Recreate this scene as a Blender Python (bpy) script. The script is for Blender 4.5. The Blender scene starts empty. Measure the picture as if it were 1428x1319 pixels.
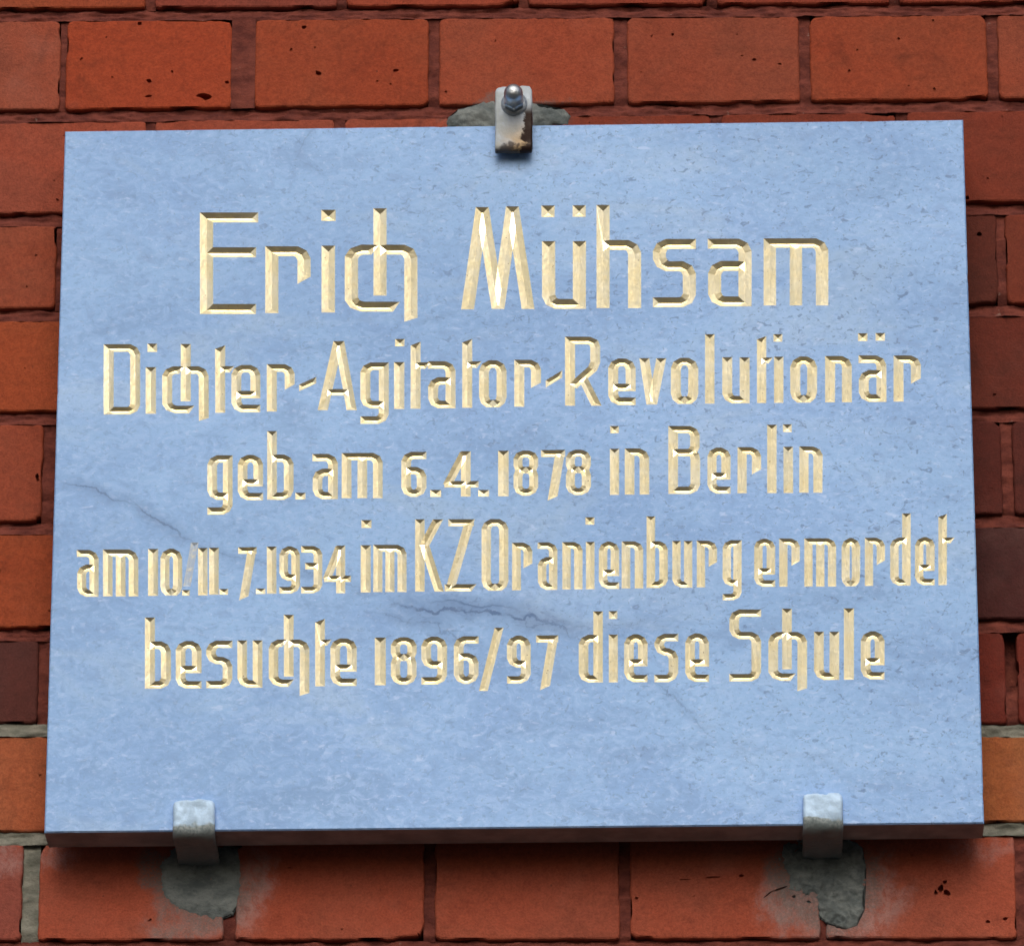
import bpy, bmesh, math, random
import numpy as np
from mathutils import Vector, noise
from mathutils.geometry import delaunay_2d_cdt
random.seed(7)
SC = bpy.context.scene
COL = SC.collection

# ------------------------------------------------------------------ camera
# World: metres, plaque front face is the plane y = 0, centre of the plaque at x = 0, z = 0; the viewer stands at -y.
FPX = 8780.68
CAM = np.array([0.11888, -3.9692, -1.61845])
EUL = (1.95712, 0.00002, 0.03015)
PW, PH = 1428.0, 1319.0
cam_d = bpy.data.cameras.new('camera')
cam_d.sensor_fit = 'HORIZONTAL'; cam_d.sensor_width = 36.0; cam_d.lens = FPX * 36.0 / PW
cam_d.clip_start = 0.1; cam_d.clip_end = 500
cam = bpy.data.objects.new('camera', cam_d); COL.objects.link(cam)
cam.location = CAM.tolist(); cam.rotation_euler = EUL
SC.camera = cam

# ------------------------------------------------------------------ light
SUN_EL, SUN_AZ = 37.0, 179.0
w = bpy.data.worlds.new('World'); SC.world = w; w.use_nodes = True
nt = w.node_tree; nt.nodes.clear()
sky = nt.nodes.new('ShaderNodeTexSky'); sky.sky_type = 'NISHITA'; sky.sun_disc = False
sky.sun_elevation = math.radians(SUN_EL); sky.sun_rotation = math.radians(SUN_AZ)
sky.air_density = 1.0; sky.dust_density = 8.0; sky.ozone_density = 1.0
bg = nt.nodes.new('ShaderNodeBackground'); bg.inputs[1].default_value = 0.15
wo = nt.nodes.new('ShaderNodeOutputWorld')
nt.links.new(sky.outputs[0], bg.inputs[0]); nt.links.new(bg.outputs[0], wo.inputs[0])
sd = bpy.data.lights.new('sun', 'SUN'); sd.energy = 1.0; sd.angle = math.radians(46); sd.color = (1.0, 0.96, 0.9)
so = bpy.data.objects.new('sun', sd); COL.objects.link(so)
e, a = math.radians(SUN_EL), math.radians(SUN_AZ)
sdir = Vector((math.sin(a) * math.cos(e), math.cos(a) * math.cos(e), math.sin(e)))
so.rotation_euler = sdir.to_track_quat('Z', 'Y').to_euler(); so.location = (-2, -4, 5)
SC.view_settings.view_transform = 'Standard'; SC.view_settings.look = 'None'
SC.view_settings.exposure = -0.52; SC.view_settings.gamma = 1.0

# ------------------------------------------------------------------ photograph measurements -> points on real planes
def _R(r):
    A, B, C = r; c, s = math.cos, math.sin
    Rx = np.array([[1, 0, 0], [0, c(A), -s(A)], [0, s(A), c(A)]])
    Ry = np.array([[c(B), 0, s(B)], [0, 1, 0], [-s(B), 0, c(B)]])
    Rz = np.array([[c(C), -s(C), 0], [s(C), c(C), 0], [0, 0, 1]])
    return Rz @ Ry @ Rx
RM = _R(EUL)
def at(x, y, Y=0.0):
    """point of the plane y = Y (metres) measured at (x, y) in the photograph"""
    d = RM @ np.array([(x - PW / 2) / FPX, -(y - PH / 2) / FPX, -1.0])
    t = (Y - CAM[1]) / d[1]
    p = CAM + d * t
    return float(p[0]), float(p[2])
def meas(X, Z, Y=0.0):
    P = np.stack([X, np.full_like(X, Y), Z], 1)
    q = (P - CAM) @ RM
    return np.stack([PW / 2 + FPX * q[:, 0] / -q[:, 2], PH / 2 - FPX * q[:, 1] / -q[:, 2]], 1)

# ------------------------------------------------------------------ helpers
def link(name, mesh, parent=None, mats=()):
    o = bpy.data.objects.new(name, mesh); COL.objects.link(o)
    for m in mats: mesh.materials.append(m)
    if parent: o.parent = parent
    return o
def mesh_of(name, verts, faces, smooth=False, mi=None):
    me = bpy.data.meshes.new(name); me.from_pydata([tuple(v) for v in verts], [], [tuple(f) for f in faces])
    me.validate(); me.update()
    if smooth: me.polygons.foreach_set('use_smooth', [True] * len(me.polygons))
    return me
def thing(name, label, cat, loc, group=None):
    o = bpy.data.objects.new(name, None); COL.objects.link(o); o.location = loc
    o.empty_display_size = 0.03
    o['label'] = label; o['category'] = cat
    if group: o['group'] = group
    return o
def nz(x, y, z=0.0, s=1.0): return noise.noise(Vector((x * s, y * s, z * s)))

class NT:
    def __init__(s, name):
        s.m = bpy.data.materials.new(name); s.m.use_nodes = True; s.t = s.m.node_tree
        s.b = s.t.nodes['Principled BSDF']
    def n(s, typ, **k):
        nd = s.t.nodes.new(typ)
        for a, v in k.items(): setattr(nd, a, v)
        return nd
    def set(s, sock, v):
        if hasattr(v, 'is_linked') or isinstance(v, bpy.types.NodeSocket): s.t.links.new(v, sock)
        else: sock.default_value = v
    def math(s, op, a, b=0.0, c=None, clamp=False):
        nd = s.n('ShaderNodeMath', operation=op, use_clamp=clamp); s.set(nd.inputs[0], a); s.set(nd.inputs[1], b)
        if c is not None: s.set(nd.inputs[2], c)
        return nd.outputs[0]
    def pos(s): return s.n('ShaderNodeNewGeometry').outputs['Position']
    def mapping(s, vec, loc=(0, 0, 0), rot=(0, 0, 0), sc=(1, 1, 1)):
        nd = s.n('ShaderNodeMapping'); s.set(nd.inputs[0], vec)
        s.set(nd.inputs[1], loc); nd.inputs[2].default_value = rot; nd.inputs[3].default_value = sc
        return nd.outputs[0]
    def noise(s, vec, scale, detail=4.0, rough=0.55, dist=0.0):
        nd = s.n('ShaderNodeTexNoise'); s.set(nd.inputs['Vector'], vec); nd.inputs['Scale'].default_value = scale
        nd.inputs['Detail'].default_value = detail; nd.inputs['Roughness'].default_value = rough
        nd.inputs['Distortion'].default_value = dist
        return nd.outputs[0]
    def ramp(s, v, a, b, lo=0.0, hi=1.0):
        nd = s.n('ShaderNodeMapRange', interpolation_type='SMOOTHSTEP'); s.set(nd.inputs[0], v)
        nd.inputs[1].default_value = a; nd.inputs[2].default_value = b; nd.inputs[3].default_value = lo; nd.inputs[4].default_value = hi
        return nd.outputs[0]
    def mix(s, f, a, b, mode='MIX'):
        nd = s.n('ShaderNodeMix', data_type='RGBA', blend_type=mode)
        s.set(nd.inputs[0], f); s.set(nd.inputs[6], a); s.set(nd.inputs[7], b)
        return nd.outputs[2]
    def xyz(s, v):
        nd = s.n('ShaderNodeSeparateXYZ'); s.set(nd.inputs[0], v); return nd.outputs
    def bump(s, h, strength, dist):
        nd = s.n('ShaderNodeBump'); s.set(nd.inputs['Height'], h); nd.inputs['Strength'].default_value = strength
        nd.inputs['Distance'].default_value = dist; s.t.links.new(nd.outputs[0], s.b.inputs['Normal']); return nd
    def out(s, col, rough=0.8, metal=0.0, spec=0.5):
        s.set(s.b.inputs['Base Color'], col); s.set(s.b.inputs['Roughness'], rough)
        s.set(s.b.inputs['Metallic'], metal); s.set(s.b.inputs['Specular IOR Level'], spec); return s.m
def rgb(r, g, b): return (r, g, b, 1.0)
def s2l(*c):
    return tuple(((v / 255) / 12.92 if v / 255 <= 0.04045 else ((v / 255 + 0.055) / 1.055) ** 2.4) for v in c)

D = 0.0475       # brick faces lie this far behind the front of the plaque
TH = 0.0308      # thickness of the stone slab

# ------------------------------------------------------------------ materials
def mat_stone(side=False):
    t = NT('blue_grey_marble_sawn' if side else 'blue_grey_marble'); p = t.pos()
    if side:
        n1 = t.noise(p, 60, 5); c = t.mix(t.ramp(n1, .3, .7), rgb(.21, .235, .25), rgb(.33, .35, .37))
        t.bump(t.noise(p, 900, 3), .4, .0006)
        return t.out(c, .85)
    big = t.noise(t.mapping(p, rot=(0, math.radians(-32), 0), sc=(5, 1, 9)), 1.0, 4, .6, .8)
    mid = t.noise(t.mapping(p, rot=(0, math.radians(35), 0), sc=(80, 20, 112)), 1.0, 5, .68, 1.2)
    fine = t.noise(t.mapping(p, rot=(0, math.radians(40), 0), sc=(170, 60, 290)), 1.0, 4, .65, .4)
    X, Y, Z = t.xyz(p)
    c = t.mix(t.ramp(big, .34, .66), STONE_A, STONE_B)
    cl = t.noise(t.mapping(p, loc=(2.2, 0, .7), rot=(0, math.radians(38), 0), sc=(7, 1, 17)), 1.0, 5, .62, .9)
    c = t.mix(t.ramp(cl, .50, .70, 0, .75), c, STONE_H)
    c = t.mix(t.ramp(cl, .47, .32, 0, .60), c, STONE_I)
    c = t.mix(t.ramp(mid, .46, .64, 0, .60), c, STONE_D); c = t.mix(t.ramp(mid, .48, .34, 0, .50), c, STONE_C)
    c = t.mix(t.ramp(fine, .47, .33, 0, .50), c, STONE_C); c = t.mix(t.ramp(fine, .55, .68, 0, .35), c, STONE_F)
    # dark flecks, thicker towards the upper right half of the slab
    fl = t.noise(t.mapping(p, loc=(3, 0, 1), rot=(0, math.radians(38), 0), sc=(150, 40, 235)), 1.0, 3, .62, 1.1)
    dens = t.ramp(t.math('ADD', X, t.math('MULTIPLY', Z, .5)), -.3, .25, .35, 1.0)
    flm = t.math('MULTIPLY', t.ramp(fl, .585, .675), dens)
    flk = t.math('MULTIPLY', t.ramp(t.noise(t.mapping(p, loc=(1, 0, 7), sc=(330, 100, 330)), 1.0, 2, .5), .63, .73), dens)
    c = t.mix(t.math('MULTIPLY', flm, .62), c, STONE_E)
    c = t.mix(t.math('MULTIPLY', flk, .55), c, STONE_E)
    # pale calcite specks
    wl = t.ramp(t.noise(t.mapping(p, loc=(9, 0, 4), rot=(0, math.radians(-50), 0), sc=(90, 40, 190)), 1.0, 3, .6, .5), .61, .74)
    c = t.mix(t.math('MULTIPLY', wl, .6), c, STONE_F)
    ws = t.ramp(t.noise(t.mapping(p, loc=(2, 0, 8), sc=(420, 100, 420)), 1.0, 2, .5), .68, .76)
    c = t.mix(t.math('MULTIPLY', ws, .65), c, STONE_F)
    # thin wandering veins
    def vein(pts_a, pts_b, wid, strength, seed, breakup=.45, amp=.045):
        (x0, z0), (x1, z1) = at(*pts_a), at(*pts_b)
        L = math.hypot(x1 - x0, z1 - z0); ux, uz = (x1 - x0) / L, (z1 - z0) / L
        dx = t.math('SUBTRACT', X, x0); dz = t.math('SUBTRACT', Z, z0)
        u = t.math('ADD', t.math('MULTIPLY', dx, ux), t.math('MULTIPLY', dz, uz))
        v = t.math('SUBTRACT', t.math('MULTIPLY', dz, ux), t.math('MULTIPLY', dx, uz))
        wv = t.noise(t.mapping(p, loc=(seed, 0, seed * 2)), 30, 6, .62)
        v = t.math('ADD', v, t.math('MULTIPLY', t.math('SUBTRACT', wv, .5), amp * 1.6))
        core = t.ramp(t.math('ABSOLUTE', v), 0.0, wid, 1.0, 0.0)
        halo = t.ramp(t.math('ABSOLUTE', v), 0.0, wid * 11, .42, 0.0)
        seg = t.math('MULTIPLY', t.ramp(u, -.01, .015), t.ramp(u, L + .01, L - .03))
        br = t.ramp(t.noise(t.mapping(p, loc=(seed * 3, 0, 0)), 38, 3, .6), breakup - .1, breakup + .12)
        m = t.math('MULTIPLY', t.math('MULTIPLY', t.math('ADD', t.math('MULTIPLY', core, br), halo, clamp=True), seg), strength)
        return m
    for a_, b_, wd, st, sd_, bk, am in (((88, 668), (200, 706), .0008, .85, 1.3, .36, .012), ((185, 700), (280, 762), .0008, .85, 5.3, .40, .012), ((270, 755), (425, 802), .0007, .5, 3.3, .42, .02),
                                 ((400, 785), (560, 842), .0008, .5, 7.7, .45, .02), ((545, 846), (795, 862), .0018, 1.0, 4.1, .42, .022), ((600, 838), (735, 850), .0011, .9, 14.4, .45, .012),
                                 ((520, 850), (690, 905), .0008, .6, 6.6, .45, .02), ((720, 850), (840, 905), .0010, .7, 21.6, .45, .03), ((860, 905), (1010, 1040), .0007, .5, 2.7, .46, .02),
                                 ((240, 655), (420, 700), .0006, .35, 8.2, .5, .03), ((150, 330), (320, 390), .0007, .3, 9.9, .5, .03), ((760, 880), (960, 870), .0008, .45, 12.1, .5, .03),
                                 ((1010, 1030), (1300, 1120), .0006, .3, 14.5, .52, .04), ((440, 178), (410, 225), .0008, .6, 17.0, .42, .012), ((410, 222), (470, 250), .0006, .4, 19.0, .45, .012)):
        c = t.mix(vein(a_, b_, wd, st, sd_, bk, am), c, rgb(.075, .165, .33))
    c = t.mix(1.0, c, rgb(.99, 1.01, 1.14), 'MULTIPLY')
    vb = t.noise(t.mapping(p, loc=(6.3, 0, 1.1), rot=(0, math.radians(30), 0), sc=(2.6, 1, 5.5)), 1.0, 3, .55, .6)
    c = t.mix(t.ramp(vb, .36, .62, .55, 0), c, rgb(.78, .83, .86), 'MULTIPLY')
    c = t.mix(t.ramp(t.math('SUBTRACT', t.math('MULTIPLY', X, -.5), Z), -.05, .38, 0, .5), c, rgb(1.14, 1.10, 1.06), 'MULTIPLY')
    t.bump(t.math('ADD', fine, t.math('MULTIPLY', fl, -.4)), .25, .0004)
    return t.out(c, t.ramp(mid, .3, .7, .42, .60), spec=.35)
STONE_H = rgb(.33, .515, .735); STONE_I = rgb(.17, .325, .56)
STONE_A = rgb(.215, .405, .70); STONE_B = rgb(.275, .495, .790); STONE_C = rgb(.165, .32, .585); STONE_D = rgb(.355, .555, .84)
STONE_E = rgb(.08, .16, .31); STONE_F = rgb(.50, .68, .94); STONE_G = rgb(.06, .14, .30)

def mat_gold(worn=False):
    t = NT('worn_gold_leaf' if worn else 'gold_leaf'); p = t.pos()
    n = t.noise(p, 260, 4, .6); n2 = t.noise(p, 45, 3, .6)
    c = t.mix(t.ramp(n2, .35, .68), rgb(1.0, .90, .57), rgb(1.0, .94, .68))
    c = t.mix(t.ramp(n, .52, .72, 0, .30), c, rgb(.70, .56, .28))
    sp = t.ramp(t.noise(t.mapping(p, loc=(4, 0, 2)), 420, 2, .5), .70, .78)
    if worn:
        c = t.mix(t.ramp(n, .30, .55, .45, .95), c, rgb(.42, .55, .74))
        metal = .35
    else:
        c = t.mix(t.math('MULTIPLY', sp, .75), c, rgb(.20, .15, .09))
        metal = t.ramp(sp, 0, 1, .97, .3)
    t.bump(t.noise(p, 240, 3, .6), .24, .0010)
    return t.out(c, t.ramp(n, .3, .7, .28, .36), metal)

def mat_brick():
    t = NT('fired_brick'); p = t.pos()
    oi = t.n('ShaderNodeObjectInfo')
    rnd = t.math('MULTIPLY', oi.outputs['Random'], 37.0)
    cv = t.n('ShaderNodeCombineXYZ'); t.set(cv.inputs[0], rnd); t.set(cv.inputs[1], rnd)
    pp = t.mapping(p, loc=cv.outputs[0])
    big = t.noise(pp, 14, 3, .55, .3); mid = t.noise(pp, 70, 5, .6); fine = t.noise(pp, 650, 3, .7); gr = t.noise(pp, 260, 4, .75); dia = t.noise(t.mapping(pp, rot=(0, math.radians(35), 0), sc=(60, 60, 150)), 1.0, 4, .6)
    c = t.mix(1.0, oi.outputs['Color'], rgb(1.28, 1.02, .93), 'MULTIPLY')
    c = t.mix(t.ramp(big, .38, .68, 0, .34), c, rgb(1.0, .62, .40), 'MULTIPLY')
    c = t.mix(t.ramp(big, .52, .30, 0, .38), c, rgb(.66, .72, .82), 'MULTIPLY')
    c = t.mix(t.ramp(mid, .5, .72, 0, .30), c, rgb(.60, .50, .48), 'MULTIPLY')
    c = t.mix(t.ramp(fine, .35, .70, 0, .5), c, rgb(.58, .52, .50), 'MULTIPLY')
    dirt = t.noise(t.mapping(p, loc=(11, 0, 3)), 22, 6, .7, .8)
    c = t.mix(t.ramp(dirt, .54, .72, 0, .55), c, rgb(.50, .50, .52), 'MULTIPLY')
    c = t.mix(t.ramp(gr, .42, .66, 0, .42), c, rgb(.70, .60, .62), 'MULTIPLY'); c = t.mix(t.ramp(gr, .50, .34, 0, .40), c, rgb(1.16, 1.12, 1.10), 'MULTIPLY')
    c = t.mix(t.ramp(dia, .45, .70, 0, .38), c, rgb(.74, .78, .74), 'MULTIPLY')
    sp = t.ramp(t.noise(t.mapping(pp, loc=(5, 5, 5)), 190, 3, .6), .70, .77)
    c = t.mix(t.math('MULTIPLY', sp, .55), c, rgb(.06, .022, .015))
    X, Y, Z = t.xyz(p)
    # thin mortar film left round the patches under the hooks
    warp = t.math('MULTIPLY', t.math('SUBTRACT', t.noise(t.mapping(p, loc=(2, 0, 2)), 40, 5, .65), .5), .05)
    streak = t.noise(t.mapping(p, sc=(1, 1, .6)), 150, 6, .8, .6)
    for (sx, sy, rx, rz, st) in ((292, 1262, .040, .030, .62), (1150, 1275, .042, .028, .75), (1095, 1245, .022, .018, .6), (1225, 1250, .020, .03, .45), (10, 1195, .02, .012, .5),
                                 (75, 1195, .018, .008, .4), (352, 1235, .012, .03, .4), (1375, 1180, .03, .01, .3)):
        x0, z0 = at(sx, sy, D)
        u = t.math('DIVIDE', t.math('ADD', t.math('SUBTRACT', X, x0), warp), rx)
        v = t.math('DIVIDE', t.math('ADD', t.math('SUBTRACT', Z, z0), warp), rz)
        r = t.math('SQRT', t.math('ADD', t.math('MULTIPLY', u, u), t.math('MULTIPLY', v, v)))
        m = t.math('MULTIPLY', t.math('MULTIPLY', t.ramp(r, .35, 1.25, 1, 0), t.ramp(streak, .34, .62, .15, 1)), st)
        c = t.mix(m, c, rgb(.36, .24, .24))
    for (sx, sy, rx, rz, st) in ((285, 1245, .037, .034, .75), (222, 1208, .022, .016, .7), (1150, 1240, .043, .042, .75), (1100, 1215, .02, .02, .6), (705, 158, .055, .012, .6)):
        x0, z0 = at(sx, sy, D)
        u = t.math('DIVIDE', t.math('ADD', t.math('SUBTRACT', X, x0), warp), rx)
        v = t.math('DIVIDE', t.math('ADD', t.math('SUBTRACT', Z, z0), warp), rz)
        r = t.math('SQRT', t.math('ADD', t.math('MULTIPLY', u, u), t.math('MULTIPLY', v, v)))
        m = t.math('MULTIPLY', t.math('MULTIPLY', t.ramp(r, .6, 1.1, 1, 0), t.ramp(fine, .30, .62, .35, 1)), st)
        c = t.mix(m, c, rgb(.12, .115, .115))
    # faint lime bloom here and there
    bl = t.math('MULTIPLY', t.ramp(t.noise(t.mapping(p, loc=(7, 1, 3)), 9, 4, .6), .58, .80), .22)
    c = t.mix(bl, c, rgb(.34, .20, .18))
    t.bump(t.math('ADD', t.math('MULTIPLY', mid, 1.2), t.math('MULTIPLY', fine, .6)), .75, .0014)
    return t.out(c, .82, spec=.3)

def mat_mortar(name, ca, cb, cc):
    t = NT(name); p = t.pos()
    n = t.noise(t.mapping(p, sc=(1, 1, 1.8)), 60, 5, .65); f = t.noise(p, 420, 4, .7)
    c = t.mix(t.ramp(n, .32, .68), ca, cb)
    c = t.mix(t.ramp(f, .55, .75, 0, .5), c, cc)
    sp = t.ramp(t.noise(t.mapping(p, loc=(3, 3, 3)), 150, 3, .6), .69, .76)
    c = t.mix(t.math('MULTIPLY', sp, .6), c, rgb(.24, .17, .15))
    t.bump(t.math('ADD', n, t.math('MULTIPLY', f, .6)), .8, .0016)
    return t.out(c, .95, spec=.15)

zb_edge_ = -.51606 / 2
def mat_metal(name, base, dirty, rust, x_rust=None):
    t = NT(name); p = t.pos()
    n = t.noise(p, 110, 5, .6, .3); f = t.noise(p, 500, 3, .6)
    c = t.mix(t.ramp(n, .42, .62, 0, .5), base, dirty)
    if x_rust is None:
        m = t.ramp(t.noise(t.mapping(p, loc=(1, 1, 5)), 75, 4, .6), .62, .72)
        c = t.mix(t.math('MULTIPLY', m, .8), c, rust)
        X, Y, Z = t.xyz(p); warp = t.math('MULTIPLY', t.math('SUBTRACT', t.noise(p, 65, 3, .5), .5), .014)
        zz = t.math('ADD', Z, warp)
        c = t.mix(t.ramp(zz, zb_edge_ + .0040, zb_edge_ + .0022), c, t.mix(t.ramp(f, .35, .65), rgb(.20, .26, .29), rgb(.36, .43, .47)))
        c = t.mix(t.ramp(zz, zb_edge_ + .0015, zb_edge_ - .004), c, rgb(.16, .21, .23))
    else:
        X, Y, Z = t.xyz(p); x0, z0, z1 = x_rust
        warp = t.math('MULTIPLY', t.math('SUBTRACT', n, .5), .024)
        xr = t.math('ADD', t.math('SUBTRACT', X, x0), warp)
        tan = t.math('MULTIPLY', t.ramp(t.math('ADD', Z, warp), z1, z0), t.ramp(xr, -.016, .004))
        c = t.mix(t.math('MULTIPLY', tan, .85), c, rgb(.52, .36, .17))
        low = t.ramp(t.math('ADD', Z, warp), z0 + .003, z0 - .001)
        side = t.math('MULTIPLY', t.ramp(xr, .003, .0055), t.ramp(Z, z1 + .010, z1))
        c = t.mix(t.math('MAXIMUM', side, t.math('MULTIPLY', low, .85)), c, rust)
    t.bump(t.math('ADD', n, t.math('MULTIPLY', f, .5)), .5, .0012)
    return t.out(c, t.ramp(n, .3, .7, .5, .75), .12, .3)

M_STONE = mat_stone(); M_SAWN = mat_stone(True)
M_GOLD = mat_gold(); M_WORN = mat_gold(True)
M_BRICK = mat_brick()
M_MORT = mat_mortar('red_pigmented_mortar', rgb(.085, .024, .021), rgb(.175, .050, .038), rgb(.042, .014, .014))
M_GREY = mat_mortar('grey_mortar', rgb(.115, .125, .11), rgb(.23, .235, .21), rgb(.09, .08, .07))
M_CEM = mat_mortar('cement_patch', rgb(.095, .118, .128), rgb(.19, .22, .228), rgb(.05, .06, .064))

# ------------------------------------------------------------------ ground below the wall (asphalt pavement, outside the frame)
GZ = -3.15
t = NT('asphalt'); p_ = t.pos()
gm = t.out(t.mix(t.ramp(t.noise(p_, 30, 6), .3, .7), rgb(.022, .022, .021), rgb(.045, .043, .040)), .95)
g = link('ground', mesh_of('ground', [(-60, -90, GZ), (60, -90, GZ), (60, .5, GZ), (-60, .5, GZ)], [(0, 1, 2, 3)]), None, [gm])
g['kind'] = 'structure'

# ------------------------------------------------------------------ the brick wall
wall = thing('brick_wall', 'red brick wall of header bricks with dark red mortar joints behind the stone plaque', 'wall', (0, D, -.45))
OFF = Vector((0, D, -.45))
def rel(verts, off=OFF): return [(v[0] - off[0], v[1] - off[1], v[2] - off[2]) for v in verts]

PXW, PYW, OX, OZ = .132, .077, -.32201, .44697
BED = {1: (13, 4), 2: (154, 138), 3: (298, 282), 4: (430, 424), 5: (574, 570), 6: (727, 717), 7: (875, 863), 8: (1008, 1009), 9: (1159, 1146), 10: (1311, 1308)}
def bed_line(r):
    """z of the lower brick edge of row r at x = -0.34 and x = +0.34"""
    if r in BED:
        l, rr = BED[r]; return at(40, l, D)[1], at(1390, rr, D)[1]
    base = OZ - r * PYW; dz = .001 * math.sin(r * 3.1); return base + dz, base - dz
def zbed(r, x):
    a_, b_ = bed_line(r); k = max(-1.5, min(1.5, x / .34)); return (a_ + b_) / 2 + (b_ - a_) / 2 * k
JOINT_H = .0092
# vertical joints measured on the wall: (left edge, right edge) at mid height of the row
JM = {1: [(205, 217), (471, 483), (724, 736), (986, 998), (1240, 1252)],
      2: [(85, 92), (324, 355), (598, 612), (857, 874), (1115, 1129), (1377, 1391)],
      3: [(203, 215)],
      4: [(79, 90), (1391, 1402)], 6: [(60, 77), (1397, 1412)], 8: [(54, 70), (1403, 1418)],
      10: [(32, 54), (313, 329), (592, 606), (864, 878), (1143, 1150), (1417, 1433)]}
R0, R1, K0, K1 = -5, 15, -4, 10
def row_joints(r):
    out = []
    zt = (zbed(r, 0) + zbed(r - 1, 0)) / 2
    ms = []
    for l, rr in JM.get(r, []):
        ymid = meas(np.array([0.]), np.array([zt]), D)[0][1]
        xl, xr = at(l, ymid, D)[0], at(rr, ymid, D)[0]; ms.append((xl, xr))
    off = OX if r % 2 == 0 else OX - PXW / 2
    for k in range(K0, K1):
        xc = off + k * PXW
        hit = [m for m in ms if abs((m[0] + m[1]) / 2 - xc) < .03]
        if hit: out.append(hit[0])
        else:
            rj = random.uniform(-.0022, .0022); hw = random.uniform(.0030, .0042)
            out.append((xc + rj - hw, xc + rj + hw))
    return out
PITS = {  # (x, y, rx, ry, angle) pits in brick faces, as measured
 2: [(208, 113, 4.5, 3.2, 20), (207, 134.5, 5, 2, 0), (285, 134, 11, 5, 8), (424, 38, 3.6, 3, 0), (552, 98.5, 4.6, 2.2, -10), (444, 102, 4.5, 3, 30), (195, 33, 3, 3, 0), (1052, 83, 3, 2, 0), (1087, 89, 3, 1.6, 0), (240, 100, 2, 2, 0), (1176, 141, 2, 4, 0), (622, 128, 2, 2, 0), (938, 48, 2, 2, 0), (1253, 54, 2, 2, 0), (148, 52, 1.5, 1.5, 0), (316, 115, 3, 2.5, 20)],
 10: [(1312, 1238, 4.5, 6.5, 35), (1320, 1244, 5.5, 3.6, 25), (1318, 1229, 3, 3, 0), (1305, 1243, 2.5, 3.5, 0), (995, 1223, 11, 1.2, -2), (1034, 1221, 4, 2.2, -10), (1378, 1284, 3, 2.5, 0), (1402, 1280, 4, 2.2, -20), (888, 1252, 3, 1.5, 0), (955, 1226, 8, .9, 0), (1072, 1246, 9, 1.3, -38), (1088, 1239, 10, 1.6, -20), (1107, 1250, 3, 2.4, 0), (1128, 1257, 3.4, 2, 20), (1104, 1229, 2.4, 2, 0)],
 4: [(1366, 327, 3.5, 3, 0)], 6: [(52, 665, 3, 6, 0), (1402, 603, 2.5, 8, -15)], 3: [(1349, 276, 3, 3, 0)]}
def pit_world(r):
    res = []
    for (x, y, rx, ry, ang) in PITS.get(r, []):
        n = 9; c_, s_ = math.cos(math.radians(ang)), math.sin(math.radians(ang)); ring = []
        for i in range(n):
            f = 2 * math.pi * i / n; q = 1 + random.uniform(-.28, .25)
            dx, dy = rx * q * math.cos(f), ry * q * math.sin(f)
            ring.append(at(x + dx * c_ - dy * s_, y + dx * s_ + dy * c_, D))
        res.append((at(x, y, D), ring, min(rx, ry)))
    return res
ROWPITS = {r: pit_world(r) for r in PITS}

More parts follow.
